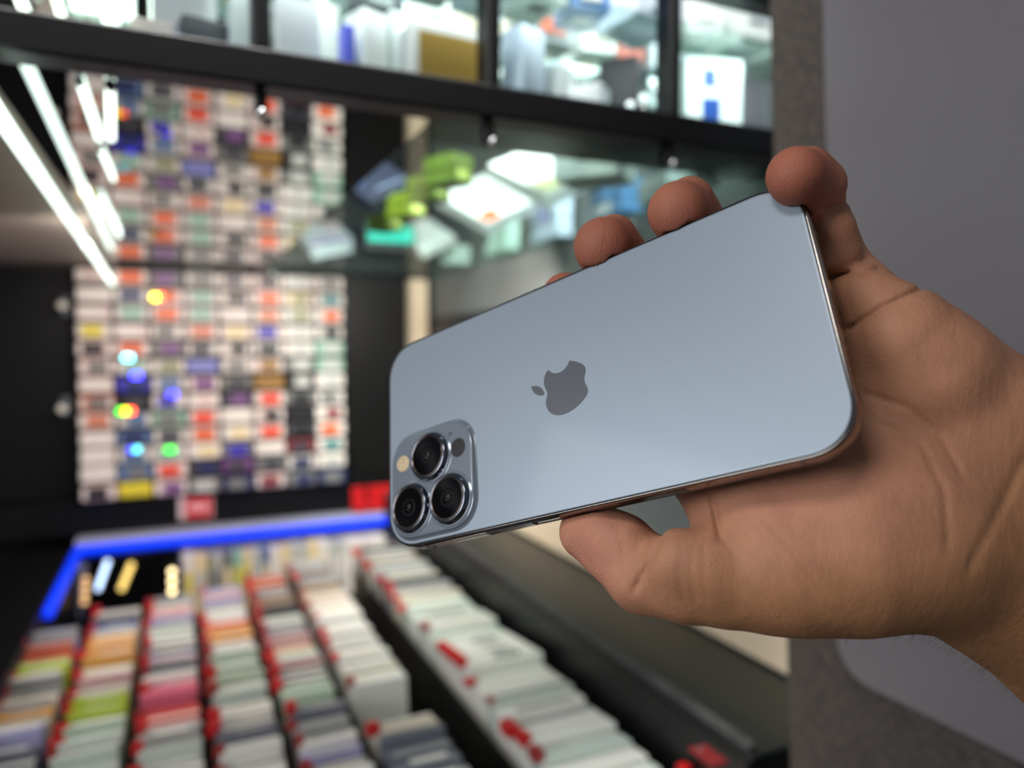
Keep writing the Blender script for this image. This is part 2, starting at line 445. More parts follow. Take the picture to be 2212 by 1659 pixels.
# ------------------------------------------------------------------ packets filed in the counter
red_tab = M_red
M_red2 = cm('dull_red_plastic', (150, 40, 38), 0.4)
PK = {'white': (238, 236, 228), 'ivory': (222, 214, 196), 'grey': (160, 160, 158), 'pale green': (188, 206, 184), 'mint': (206, 216, 206), 'lavender': (168, 164, 204), 'slate': (106, 110, 122), 'orange': (226, 164, 84),
      'apricot': (232, 190, 140), 'pink': (214, 100, 124), 'lime': (184, 204, 70), 'terracotta': (196, 112, 82), 'blue': (88, 104, 186), 'red': (222, 84, 70), 'brown': (150, 128, 108), 'aqua': (160, 220, 220), 'rose': (212, 170, 168), 'charcoal': (70, 72, 76)}
SEQ = [
    ['lavender', 'terracotta', 'red', 'lime', 'lime', 'grey', 'grey', 'ivory', 'grey', 'orange', 'ivory', 'lavender', 'slate', 'blue', 'grey', 'pink', 'ivory', 'brown', 'rose', 'lavender', 'rose', 'white'],
    ['grey', 'slate', 'blue', 'orange', 'orange', 'apricot', 'apricot', 'orange', 'ivory', 'rose', 'ivory', 'lime', 'lime', 'pale green', 'mint', 'mint', 'pale green', 'mint', 'white', 'blue', 'lavender', 'white', 'aqua', 'white', 'white'],
    ['grey', 'pale green', 'rose', 'lavender', 'slate', 'mint', 'mint', 'grey', 'lavender', 'rose', 'slate', 'white', 'pink', 'pink', 'red', 'rose', 'grey', 'mint', 'white', 'ivory', 'grey', 'white', 'red', 'red', 'apricot', 'white'],
    ['lavender', 'rose', 'lavender', 'white', 'mint', 'white', 'red', 'orange', 'white', 'grey', 'pale green', 'pale green', 'mint', 'pale green', 'slate', 'grey', 'white', 'grey', 'slate', 'white', 'grey', 'white', 'grey', 'white', 'pale green', 'white'],
    ['terracotta', 'red', 'ivory', 'terracotta', 'brown', 'charcoal', 'grey', 'mint', 'grey', 'slate', 'rose', 'apricot', 'pale green', 'rose', 'ivory', 'grey', 'pale green', 'white', 'slate', 'grey', 'white', 'lavender', 'grey', 'white', 'lavender', 'white', 'grey', 'white'],
]
COLN = ['leftmost', 'second', 'third', 'fourth', 'fifth', 'sixth', 'white rightmost']
TENS = ORD + ['fourteenth', 'fifteenth', 'sixteenth', 'seventeenth', 'eighteenth', 'nineteenth', 'twentieth'] + ['twenty-' + o_ for o_ in ORD[:9]] + ['thirtieth'] + ['thirty-' + o_ for o_ in ORD[:9]] + ['fortieth'] + ['forty-' + o_ for o_ in ORD[:9]] + ['fiftieth'] + ['fifty-' + o_ for o_ in ORD[:9]] + ['sixtieth'] + ['sixty-' + o_ for o_ in ORD[:9]]
def packet(x, y, wd, th, h, lean, cname, label, group, tabs=True, mname=None, big=False):
    t = empty('parts_packet', (x, y, WELL))
    t.rotation_euler = (lean, 0, random.uniform(-0.02, 0.02))
    m = cm('sleeve_' + cname.replace(' ', '_'), PK[cname], 0.35, coat=0.3)
    link('sleeve', boxmesh(round(wd, 3), round(th, 3), round(h, 3), 0.0012), m, t)
    # printed band on the top and the upper part of the front
    alt = random.choice(['white', 'grey', 'ivory', 'white', cname])
    link('print_band', boxmesh(round(wd * random.choice([0.55, 0.7, 0.85]), 3), round(th * 0.45, 3), 0.0006, 0.0002), cm('sleeve_' + alt.replace(' ', '_'), PK[alt], 0.35, coat=0.3), t, (0.004, random.choice([-0.15, 0.15]) * th, h))
    if tabs:
        tw = random.choice([0.009, 0.012, 0.016]); link('red_tab', boxmesh(tw, round(th * 0.8, 3), random.choice([0.008, 0.014]), 0.001), random.choice([red_tab, red_tab, M_red2]), t, (-wd / 2 - tw / 2 + 0.006, 0, h - random.choice([0.003, 0.006])))
    tag(t, label, 'packet', group)
    return t
GAPS = {0: 1.36, 1: 1.45, 2: 1.47, 3: 1.49, 4: 1.52}
npk = 0
for c in range(5):
    y = GAPS[c]
    x = -0.1875 + 0.0857 * c
    k = 0
    while y > 0.74:
        th = random.choice([0.009, 0.012, 0.016, 0.022])
        cn = SEQ[c][min(int((GAPS[c] - y) / 0.032), len(SEQ[c]) - 1)] if random.random() < 0.85 else random.choice(['white', 'grey', 'ivory', 'mint'])
        h = 0.147 + random.uniform(-0.008, 0.010)
        packet(x + random.uniform(-0.002, 0.002), y, 0.068, th, h, math.radians(-8.5), cn,
               'thin %s parts packet, %s from the back in %s column of counter packets' % (cn, TENS[k], COLN[c]), 'packets filed in the counter', random.random() < 0.9)
        y -= th + 0.0062 + random.random() * 0.002
        k += 1; npk += 1
# sixth column: packets with an empty stretch
y = 1.62; k = 0
while y > 0.52:
    if 0.86 < y < 0.97:
        y = 0.855
    th = random.choice([0.012, 0.018, 0.024])
    cn = random.choice(['ivory', 'rose', 'ivory'] if y > 1.6 else ['slate', 'charcoal', 'grey', 'brown'] if y > 1.42 else ['red', 'pink', 'ivory'] if y > 1.34 else ['white', 'ivory', 'white'] if y > 0.9 else ['slate', 'grey', 'ivory'])
    packet(0.247, y, 0.078, th, 0.150 + random.uniform(-0.006, 0.006), math.radians(-8), cn,
           'thick %s parts packet, %s from the back in sixth column of counter packets' % (cn, TENS[k]), 'packets filed in the counter', random.random() < 0.6)
    y -= th + 0.0065; k += 1; npk += 1
# seventh column: larger white boxes, dark ones at the back
y = 1.63; k = 0; bigdone = False
while y > 0.50:
    th = random.choice([0.020, 0.028, 0.034]) if y < 1.25 else random.choice([0.018, 0.024])
    cn = random.choice(['white', 'white', 'mint']) if y < 1.25 else random.choice(['charcoal', 'grey', 'brown', 'ivory', 'slate'])
    hh = 0.158 + random.uniform(-0.006, 0.006)
    if y < 1.075 and not bigdone: th, cn, hh, bigdone = 0.125, 'white', 0.166, True
    t = packet(0.414, y - th / 2, 0.116, th, hh, math.radians(-6), cn,
               '%s boxed part, %s from the back in the rightmost column of the counter' % (('large ' if th > 0.05 else '') + cn, TENS[k]), 'boxes in the rightmost counter column', random.random() < 0.6)
    if th > 0.05:
        for ci, chx in enumerate('0110'):
            link('letter', text_mesh(chx, 0.056), cm('ink', (36, 42, 50), 0.5), t, (0.008, 0.042 - 0.028 * ci, hh + 0.0008), (0, 0, math.radians(-90)))
    y -= th + 0.005; k += 1; npk += 1
o = empty('red_clip', (0.4815, 0.60, WELL))
tag(o, 'bright red plastic clip at the bottom edge beside the white boxes', 'clip')
link('clip_body', boxmesh(0.012, 0.05, 0.162, 0.003), M_red, o)
link('clip_lip', boxmesh(0.012, 0.012, 0.006, 0.001), M_red, o, (0, 0.02, 0.162))
o = empty('red_tag', (0.575, 0.55, Z - 0.388))
o.location = (*at(1530, 1630, -0.386), Z - 0.3879)
tag(o, 'small dark red tag lying on the dark glass ledge', 'tag')
link('card', boxmesh(0.02, 0.035, 0.002, 0.0005), cm('dark_red_tag', (120, 26, 28), 0.5), o)
link('string_eyelet', boxmesh(0.005, 0.005, 0.001, 0.0003), M_chrome, o, (0, 0.012, 0.002))

# ------------------------------------------------------------------ boxes on the overhead glass shelf and in the cells
GZ = Z + 0.1962
def gbox(px, py, sx, sy, sz, rz, col, label, stickers=(), z=None, lid=True, name='product_box'):
    """box whose lowest seen corner region stands at picture point (px, py) on the shelf"""
    zz = GZ if z is None else z
    X, Y = at(px, py, zz - Z)
    t = empty(name, (X, Y, zz), math.radians(rz))
    m = cm('box_%d_%d_%d' % col, col, 0.4)
    if lid:
        link('tray', boxmesh(sx, sy, round(sz * 0.45, 4), 0.001), m, t)
        link('lid', boxmesh(sx + 0.001, sy + 0.001, round(sz * 0.55 - 0.0008, 4), 0.001), m, t, (0, 0, sz * 0.45 + 0.0008))
    else:
        link('carton', boxmesh(sx, sy, sz, 0.0015), m, t)
    for (face, a, h, ww, hh2, c) in stickers:
        mm = cm('sticker_%d_%d_%d' % c, c, 0.4)
        if face == 'f': link('sticker', boxmesh(ww, 0.0008, hh2, 0.0002), mm, t, (a, -sy / 2 - 0.0009, h))
        if face == 'l': link('sticker', boxmesh(0.0008, ww, hh2, 0.0002), mm, t, (-sx / 2 - 0.0009, a, h))
        if face == 'b': link('sticker', boxmesh(ww, hh2, 0.0006, 0.0001), mm, t, (a, h, -0.0007))
    tag(t, label, 'box', 'product boxes on the overhead glass shelf')
    return t
OR = (236, 96, 48)
WHT = (232, 238, 236)
PURP = (132, 104, 176)
gbox(690, 400, 0.05, 0.05, 0.10, 30, (206, 234, 226), 'tall mint-white pack standing on the shelf left of the dark box', [('f', 0, 0.02, 0.03, 0.03, (120, 214, 190))])
for k, (px, py) in enumerate(((832, 500), (877, 470), (925, 438), (968, 402))):
    gbox(px, py, 0.035, 0.05, 0.034, 24, (100, 118, 30), 'yellow-green pack on the glass shelf, %s of four from the rack end' % ORD[k], [('f', 0, 0.004, 0.02, 0.012, (206, 220, 120))])
gbox(830, 548, 0.11, 0.09, 0.055, 4, (22, 26, 30), 'black box with teal front on the glass shelf above the cream post', [('f', 0, 0.018, 0.10, 0.034, (28, 158, 142))])
def lean_box(px, py, w_, h_, th, roll, lean, col, label, stickers=(), zz=GZ):
    """box leaning back on one corner; (px, py) is the picture point of that lowest corner on the shelf"""
    X, Y = at(px, py, zz - Z)
    t = empty('product_box', (X, Y, zz + 0.0005))
    fh = Vector((FWD.x, FWD.y, 0)).normalized()
    e2 = Vector((0, 0, 1)) * math.cos(math.radians(lean)) + fh * math.sin(math.radians(lean))
    r_ = math.radians(roll)
    a_ = RGT * math.cos(r_) + e2 * math.sin(r_)
    b_ = -RGT * math.sin(r_) + e2 * math.cos(r_)
    n_ = a_.cross(b_)
    if n_.dot(fh) < 0: n_ = -n_
    rot = Matrix((a_, n_, b_)).transposed()
    lift = Vector((0, 0, max(0.0, -n_.z * th)))
    def put(name, me, m, loc):
        o = link(name, me, m, t, rot @ Vector(loc) + lift)
        o.rotation_euler = rot.to_euler()
        return o
    m = cm('box_%d_%d_%d' % col, col, 0.4)
    put('tray', boxmesh(w_, round(th * 0.5, 4), h_, 0.001), m, (w_ / 2, th * 0.75, 0))
    put('lid', boxmesh(w_ + 0.001, round(th * 0.5 - 0.0006, 4), h_ + 0.001, 0.001), m, (w_ / 2, th * 0.25 - 0.0006, -0.0005))
    for (sx, sz, sw, sh, c) in stickers:
        put('sticker', boxmesh(sw, 0.0008, sh, 0.0002), cm('sticker_%d_%d_%d' % c, c, 0.4), (sx, -0.0016, sz))
    top = rot @ Vector((w_ / 2, th, h_ / 2)) + lift
    link('stand_leg', tube_mesh(top, (top.x + fh.x * 0.03, top.y + fh.y * 0.03, 0.0), 0.002, 8), M_black, t)
    tag(t, label, 'box', 'product boxes on the overhead glass shelf')
    return t
INK = (168, 176, 190)
lean_box(913, 560, 0.095, 0.110, 0.020, 42, 48, WHT, 'white box leaning on the glass shelf beside the teal-fronted box', [(0.03, 0.045, 0.035, 0.008, INK), (0.03, 0.030, 0.035, 0.006, INK)])
lean_box(1054, 506, 0.120, 0.140, 0.024, 44, 50, WHT, 'white leaning box with orange bottom corner, nearest the green packs', [(0.020, 0.002, 0.034, 0.030, OR), (0.045, 0.05, 0.04, 0.010, INK), (0.055, 0.07, 0.03, 0.008, INK)])
lean_box(1180, 450, 0.140, 0.125, 0.024, 42, 50, WHT, 'white leaning box with orange and pale yellow stickers, right of the orange-cornered box', [(0.058, 0.002, 0.030, 0.022, OR), (0.020, 0.003, 0.036, 0.034, (226, 224, 176)), (0.06, 0.06, 0.05, 0.008, INK)])
lean_box(672, 560, 0.100, 0.150, 0.030, 28, 62, (208, 216, 222), 'white leaning box with purple foot on the glass shelf near the rack', [(0.045, 0.003, 0.085, 0.022, PURP), (0.05, 0.06, 0.07, 0.012, (150, 160, 190))])
lean_box(800, 465, 0.085, 0.130, 0.026, 40, 48, (30, 34, 50), 'dark navy leaning box on the glass shelf left of the green packs', [(0.012, 0.05, 0.014, 0.10, (52, 92, 150)), (0.05, 0.02, 0.05, 0.006, (90, 100, 120))])
gbox(1285, 395, 0.07, 0.08, 0.06, 40, (222, 228, 226), 'plain white box on the glass shelf behind the black beam', [('l', 0, 0.02, 0.02, 0.02, OR)])
gbox(985, 572, 0.05, 0.05, 0.045, 20, (206, 226, 220), 'small pale box at the far right end of the glass shelf')
gbox(1085, 546, 0.032, 0.12, 0.085, -4, (206, 240, 230), 'mint-white box at the right rim of the glass shelf')
gbox(1190, 520, 0.032, 0.12, 0.080, -4, (206, 224, 246), 'bluish-white box at the right rim of the glass shelf', [('l', 0, 0.03, 0.04, 0.03, (160, 160, 214))])
gbox(1330, 470, 0.035, 0.10, 0.050, -4, (110, 166, 226), 'sky-blue box at the right rim of the glass shelf above the fingers', [('l', 0.01, 0.004, 0.06, 0.016, (236, 240, 244))])
gbox(1440, 432, 0.035, 0.09, 0.030, -4, (150, 158, 160), 'low grey box at the right rim of the glass shelf behind the ring finger')
gbox(1500, 400, 0.05, 0.05, 0.04, 30, (222, 236, 240), 'small white box near the front right corner of the glass shelf')
gbox(1590, 380, 0.03, 0.04, 0.03, 10, (226, 234, 246), 'tiny white box at the front right corner of the glass shelf')

CF = Z + 0.2092
def cbox_(px, py, sx, sy, sz, rz, col, label, stickers=(), lid=False, y=None, dz=0):
    ray = RGT * ((px - 1106) / FPX) + DWN * ((py - 829.5) / FPX) + FWD
    t = gbox(px, py, sx, sy, sz, rz, col, label, stickers, CF + dz, lid)
    s = y / ray.y
    t.location = (ray.x * s, y, CF + dz)
    t['group'] = 'boxes in the display cells'
    return t
# cell between the light tubes and the first post
cbox_(330, 60, 0.03, 0.02, 0.045, 0, (200, 190, 180), 'pale pack with orange dots in the display cell right of the light tubes', [('f', 0.0, 0.012, 0.008, 0.008, OR)], y=0.66)
cbox_(440, 100, 0.055, 0.018, 0.022, 28, (48, 96, 190), 'bright blue packet lying in the display cell right of the light tubes', y=0.63)
cbox_(470, 100, 0.060, 0.03, 0.060, 8, (40, 44, 50), 'dark box behind the blue packet in a display cell', y=0.685)
cbox_(530, 100, 0.025, 0.03, 0.070, 0, (150, 160, 160), 'grey pack beside the first black post in a display cell', y=0.65)
cbox_(400, 60, 0.05, 0.03, 0.10, 0, (160, 166, 168), 'tall grey pack at the back of the display cell right of the tubes', y=0.70)
# cell between first and second post
cbox_(635, 100, 0.035, 0.03, 0.075, 6, (196, 204, 206), 'light grey pack beside the first black post, in the cell of the tan box', [('f', 0, 0.004, 0.03, 0.02, (120, 124, 124))], y=0.65)
cbox_(700, 100, 0.022, 0.03, 0.085, 0, (214, 222, 216), 'off-white pack left of the blue strip in the cell of the tan box', y=0.67)
cbox_(748, 120, 0.010, 0.02, 0.055, 0, (84, 96, 206), 'narrow blue-violet pack in the cell of the tan box', y=0.63)
cbox_(790, 130, 0.026, 0.03, 0.075, 22, (236, 246, 242), 'bright white pack left of the tan box', y=0.645)
cbox_(845, 130, 0.016, 0.03, 0.085, 14, (230, 240, 238), 'tall narrow white pack touching the tan box cell middle', y=0.66)
cbox_(968, 130, 0.084, 0.04, 0.068, 3, (196, 200, 200), 'grey box with tan front panel in the display cell', [('f', 0.003, 0.010, 0.076, 0.050, (142, 116, 52))], y=0.640)
cbox_(930, 40, 0.08, 0.02, 0.10, 0, (150, 156, 160), 'grey board standing behind the tan-fronted box', y=0.70)
# cell between second and third post
cbox_(1130, 120, 0.030, 0.03, 0.085, 20, (176, 194, 210), 'pale blue pack beside the second black post', y=0.64)
cbox_(1180, 120, 0.030, 0.05, 0.060, 34, (200, 208, 208), 'pale grey pack leaning in the display cell right of the second post', y=0.66)
cbox_(1235, 150, 0.024, 0.07, 0.040, 40, (222, 228, 232), 'long white pack lying slanted in the display cell', y=0.645)
cbox_(1300, 190, 0.020, 0.07, 0.018, 46, (206, 220, 236), 'low bluish-white pack at the front of the display cell', y=0.632)
cbox_(1350, 120, 0.060, 0.04, 0.085, 44, (44, 46, 50), 'charcoal box left of the third black post', y=0.675)
cbox_(1410, 200, 0.025, 0.05, 0.012, 40, (92, 94, 98), 'flat grey pack at the foot of the charcoal box', y=0.63)
lr = empty('spot_lamp_row', (0, 0, 0))
pts = []
for (px, py) in ((1330, 245), (1362, 228), (1390, 212), (1422, 192)):
    ray = RGT * ((px - 1106) / FPX) + DWN * ((py - 829.5) / FPX) + FWD
    pts.append(CAMPOS + ray * (0.612 / ray.y))
lr.location = (pts[0].x, 0.612, CF)
for p in pts:
    link('stem', tube_mesh((p.x - lr.location.x, 0, 0), p - lr.location, 0.0012, 8), M_chrome, lr)
    bm = bmesh.new(); bmesh.ops.create_uvsphere(bm, u_segments=12, v_segments=8, radius=0.004, matrix=Matrix.Translation(p - lr.location))
    me = bpy.data.meshes.new('bulb'); bm.to_mesh(me); bm.free()
    link('bulb', me, mat('spot_bulb', (0.85, 1.0, 0.97), 0.4, emit=1.2), lr)
tag(lr, 'row of four small round lamps in front of the charcoal box', 'light')
# cell right of third post : lit sign box
sb = cbox_(1530, 160, 0.066, 0.03, 0.098, -14, (214, 240, 236), 'glowing white light box with blue figures right of the third post', y=0.655)
sb['group'] = 'lit display pieces'
glow = mat('lightbox_face', (0.80, 1.0, 0.96), 0.4, emit=0.75)
link('lit_face', boxmesh(0.062, 0.001, 0.092, 0.0002), glow, sb, (0, -0.0158, 0.003))
link('blue_mark', boxmesh(0.020, 0.0006, 0.034, 0.0002), cm('blue_print', (60, 110, 210), 0.4), sb, (-0.004, -0.0168, 0.020))
link('blue_mark', boxmesh(0.014, 0.0006, 0.018, 0.0002), cm('blue_print', (60, 110, 210), 0.4), sb, (-0.006, -0.0168, 0.066))
cbox_(1620, 150, 0.045, 0.02, 0.10, 0, (132, 134, 142), 'grey panel pack right of the glowing light box', y=0.69)

# upper glass shelf, crowded with packs seen from below
o = box('glass_shelf', -0.112, 0.655, 0.60, 0.93, Z + 0.312, Z + 0.317, M_glass, ch=0.0004)
tag(o, 'upper clear glass shelf above the display cells, crowded with packs', 'shelf')
rs = random.Random(11)
UC = [((220, 226, 224), 'white'), ((226, 232, 230), 'bright white'), ((178, 186, 190), 'light grey'), ((140, 146, 150), 'grey'), ((200, 212, 224), 'bluish white'), ((96, 134, 190), 'blue'), ((60, 62, 68), 'charcoal'), ((206, 196, 180), 'beige'), ((216, 222, 218), 'off-white'), ((196, 110, 90), 'salmon')]
UW = [5, 4, 3, 2, 3, 1, 2, 2, 3, 1]
ny = 0
for iy, y in enumerate((0.645, 0.745, 0.855)):
    xx = -0.09
    ix = 0
    while xx < 0.60:
        sx = rs.uniform(0.035, 0.075); sy = rs.uniform(0.05, 0.085); sz = rs.uniform(0.03, 0.10)
        (c, cnm) = rs.choices(UC, UW)[0]
        t = empty('product_pack', (xx + sx / 2, y, Z + 0.3172), math.radians(rs.uniform(-16, 16)))
        link('carton', boxmesh(round(sx * 0.86, 3), round(sy, 3), round(sz, 3), 0.0015), cm('box_%d_%d_%d' % c, c, 0.4), t)
        c2 = rs.choice(UC)[0]
        link('sticker', boxmesh(round(sx * 0.45, 3), 0.0008, round(sz * 0.4, 3), 0.0002), cm('box_%d_%d_%d' % c2, c2, 0.4), t, (0, -sy / 2 - 0.0009, sz * 0.25))
        link('base_label', boxmesh(round(sx * 0.4, 3), round(sy * 0.3, 3), 0.0004, 0.0001), cm('box_%d_%d_%d' % c2, c2, 0.4), t, (0, rs.uniform(-0.01, 0.01), -0.0005))
        tag(t, '%s pack, %s row from front, %s from left, on upper glass shelf' % (cnm, ORD[iy], TENS[ix]), 'pack', 'packs on the upper glass shelf')
        xx += sx * 1.12
        ix += 1

# ------------------------------------------------------------------ notice board at the right
nb = empty('notice_board', (0.512, 0.50, 0.95))
tag(nb, 'dark textured board at the right carrying a smooth grey panel', 'board')
nb.rotation_euler = (0, math.radians(-3.4), 0)
M_felt = cm('brown_grey_felt', (76, 69, 64), 0.9, var=0.45, scale=260, bump=0.6)
link('felt_board', boxmesh(0.02, 0.70, 1.30, 0.002), M_felt, nb, (0.012, -0.350, -0.10))
def rrect(w_, h_, r, n=8, e=2.0):
    pts = []
    for cx, cy, a0 in ((w_ / 2 - r, h_ / 2 - r, 0), (-w_ / 2 + r, h_ / 2 - r, 90), (-w_ / 2 + r, -h_ / 2 + r, 180), (w_ / 2 - r, -h_ / 2 + r, 270)):
        for i in range(n + 1):
            a = math.radians(a0 + 90 * i / n)
            c_, s_ = math.cos(a), math.sin(a)
            k = (abs(c_) ** e + abs(s_) ** e) ** (-1 / e)
            pts.append((cx + r * k * c_, cy + r * k * s_))
    return pts
def loft(rings, cap0=True, cap1=True, smooth=True):
    """closed loops of equal length -> mesh"""
    n = len(rings[0])
    vs = [p for r in rings for p in r]
    fs = []
    for k in range(len(rings) - 1):
        for i in range(n):
            j = (i + 1) % n
            fs.append((k * n + i, k * n + j, (k + 1) * n + j, (k + 1) * n + i))
    if cap0: fs.append(tuple(range(n - 1, -1, -1)))
    if cap1: fs.append(tuple((len(rings) - 1) * n + i for i in range(n)))
    me = bpy.data.meshes.new('loft')
    me.from_pydata(vs, [], fs)
    bm = bmesh.new(); bm.from_mesh(me); bmesh.ops.recalc_face_normals(bm, faces=bm.faces); bm.to_mesh(me); bm.free()
    if smooth:
        for p in me.polygons: p.use_smooth = len(p.vertices) == 4
    return me
pr = rrect(0.60, 0.95, 0.03, 8)
def ring_yz(pts, x, s=1.0): return [(x, p[0] * s, p[1] * s) for p in pts]
panel = loft([ring_yz(pr, 0.0), ring_yz(pr, -0.003), ring_yz([(p[0] * 0.998, p[1] * 0.9985) for p in pr], -0.004)], smooth=False)
M_panel = cm('smooth_grey_panel', (116, 112, 116), 0.32, var=0.03, scale=3)
link('grey_panel', panel, M_panel, nb, (0.0015, -0.062 - 0.30, 0.22 + 0.475 + 0.01))

# ------------------------------------------------------------------ phone
PR = np.array([[0.7901930726343918, 0.06466601142607321, 0.6094368014214943], [-0.27898996780810714, 0.9233604513285107, 0.26376139745012], [-0.5456734424754884, -0.37844918270310984, 0.7476742006303936]])
PT = np.array([-48.626709, -12.6702314, 291.03727])
AX = np.array([[RGT.x, DWN.x, FWD.x], [RGT.y, DWN.y, FWD.y], [RGT.z, DWN.z, FWD.z]])
def cam2w(p): return AX @ (np.asarray(p) / 1000.0) + np.array([0, 0, CAMZ])
PWR = AX @ PR
PWT = cam2w(PT)
ph = empty('mobile_phone', (0, 0, 0))
ph.matrix_world = Matrix([[*PWR[0], PWT[0]], [*PWR[1], PWT[1]], [*PWR[2], PWT[2]], [0, 0, 0, 1]])
tag(ph, 'pale blue-grey phone with triple camera, held back side out in the hand', 'phone')
PL, PW_, PTH = 160.8, 78.1, 7.65
def prr(inset, n, r=14.0, e=2.25, seg=14):
    return [((PL / 2 + x) / 1000, (PW_ / 2 + y) / 1000, n / 1000) for x, y in rrect(PL - 2 * inset, PW_ - 2 * inset, max(r - inset, 1), seg, e)]
M_steel = mat('polished_steel', (0.30, 0.275, 0.255), 0.12, metal=1.0)
M_back = mat('frosted_blue_glass', srgb(144, 155, 166), 0.42, metal=0.35, var=0.02, scale=1500, bump=0.01, coat=0.15)
M_bump = mat('camera_plate_glass', srgb(132, 140, 150), 0.16, metal=0.25, coat=0.3)
M_logo = mat('logo_mirror', srgb(92, 95, 101), 0.3, metal=0.15, spec=0.3)
M_lensring = mat('lens_ring_steel', (0.16, 0.17, 0.20), 0.14, metal=1.0)
M_lens = mat('lens_glass', (0.004, 0.004, 0.005), 0.03, spec=0.18)
M_line = mat('antenna_line', srgb(92, 92, 96), 0.4)
M_hole = mat('port_black', (0.004, 0.004, 0.004), 0.4)
link('steel_frame', loft([prr(1.15, 0.35), prr(0.58, 0.06), prr(0.2, 0.25), prr(0.0, 0.75), prr(0.0, PTH - 0.75), prr(0.2, PTH - 0.25), prr(0.55, PTH - 0.05), prr(1.2, PTH - 0.25)]), M_steel, ph)
link('gasket', loft([prr(1.1, 0.34), prr(1.1, 0.02), prr(0.56, 0.055), prr(0.56, 0.2)], False, False), M_hole, ph)
link('back_glass', loft([prr(0.95, 0.30), prr(0.95, 0.05), prr(1.1, -0.02), prr(1.5, -0.05)]), M_back, ph)
link('front_glass', loft([prr(0.8, PTH - 0.2), prr(0.8, PTH + 0.05), prr(1.3, PTH + 0.12)]), M_lens, ph)

def brr(w_, h_, r, n, cx=22.3, cy=56.6):
    return [((cx + x) / 1000, (cy + y) / 1000, n / 1000) for x, y in rrect(w_, h_, r, 10, 2.3)]
cb = link('camera_plate', loft([brr(40.6, 39.6, 12, 0.0), brr(39.6, 38.6, 11.6, -0.12), brr(38.7, 37.7, 11.2, -0.55), brr(38.3, 37.3, 11.0, -1.0), brr(37.6, 36.6, 10.7, -1.28), brr(36.6, 35.6, 10.3, -1.36), brr(36.2, 35.2, 10.1, -1.33)]), M_bump, ph)
def disc_rings(cx, cy, prof, seg=40):
    return [[((cx + r * math.cos(2 * math.pi * i / seg)) / 1000, (cy + r * math.sin(2 * math.pi * i / seg)) / 1000, n / 1000) for i in range(seg)] for r, n in prof]
M_bronze = mat('lens_bronze_rim', (0.30, 0.22, 0.17), 0.2, metal=1.0)
for (cx, cy) in ((22.6, 48.5), (13.2, 65.0), (31.2, 65.2)):
    rg = link('lens', loft(disc_rings(cx, cy, [(8.9, -1.2), (8.75, -1.75), (8.45, -1.95), (8.35, -2.9), (8.1, -3.25), (7.7, -3.4), (7.3, -3.4), (7.15, -3.2), (7.1, -2.6)]), True, False), M_lensring, ph)
    link('lens_base', loft(disc_rings(cx, cy, [(10.0, -1.30), (9.5, -1.42), (9.1, -1.75), (8.7, -1.85), (8.6, -1.5)]), False, False), M_bump, rg)
    link('rim', loft(disc_rings(cx, cy, [(7.12, -3.0), (7.12, -3.36), (6.98, -3.38), (6.85, -3.25), (6.85, -3.0)]), False, False), M_bronze, rg)
    link('cover_glass', loft(disc_rings(cx, cy, [(7.0, -2.7), (7.0, -3.16), (6.6, -3.20)])), M_lens, rg)
    link('barrel', loft(disc_rings(cx, cy, [(3.4, -3.15), (3.35, -3.215), (2.4, -3.215), (2.3, -3.19)])), mat('barrel_black', (0.003, 0.003, 0.004), 0.45, spec=0.1), rg)
    bm = bmesh.new()
    for (dx, dy, rr) in ((0.3, -0.1, 0.34), (0.6, -0.9, 0.26), (-0.6, 0.5, 0.24), (0.2, 0.95, 0.22), (0.9, 0.3, 0.22), (-0.4, -0.7, 0.22), (0.7, -0.5, 0.3)):
        mtx = Matrix.Translation(((cx + dx) / 1000, (cy + dy) / 1000, -0.00319)) @ Matrix.Diagonal((1, 1, 0.45, 1))
        bmesh.ops.create_uvsphere(bm, u_segments=12, v_segments=8, radius=rr / 1000, matrix=mtx)
    for f in bm.faces: f.smooth = True
    me = bpy.data.meshes.new('elements'); bm.to_mesh(me); bm.free()
    link('inner_elements', me, mat('lens_coating', (0.10, 0.10, 0.085), 0.08, metal=0.8), rg)
fl = link('flash', loft(disc_rings(9.0, 48.0, [(3.05, -1.2), (3.05, -1.42), (2.6, -1.5)], 28)), mat('flash_diffuser', srgb(214, 190, 150), 0.3, coat=0.6, var=0.12, scale=900), ph)
link('flash_ring', loft(disc_rings(9.0, 48.0, [(3.5, -1.2), (3.5, -1.40), (3.05, -1.40), (3.05, -1.2)], 28), False, False), M_bump, fl)
link('depth_sensor', loft(disc_rings(35.3, 48.2, [(3.3, -1.2), (3.3, -1.37), (3.2, -1.38)], 28)), mat('sensor_dark', (0.012, 0.009, 0.010), 0.25), ph)
link('microphone', loft(disc_rings(32.0, 42.5, [(0.75, -1.2), (0.75, -1.37), (0.6, -1.375)], 16)), mat('mic_mesh', (0.08, 0.08, 0.085), 0.5), ph)

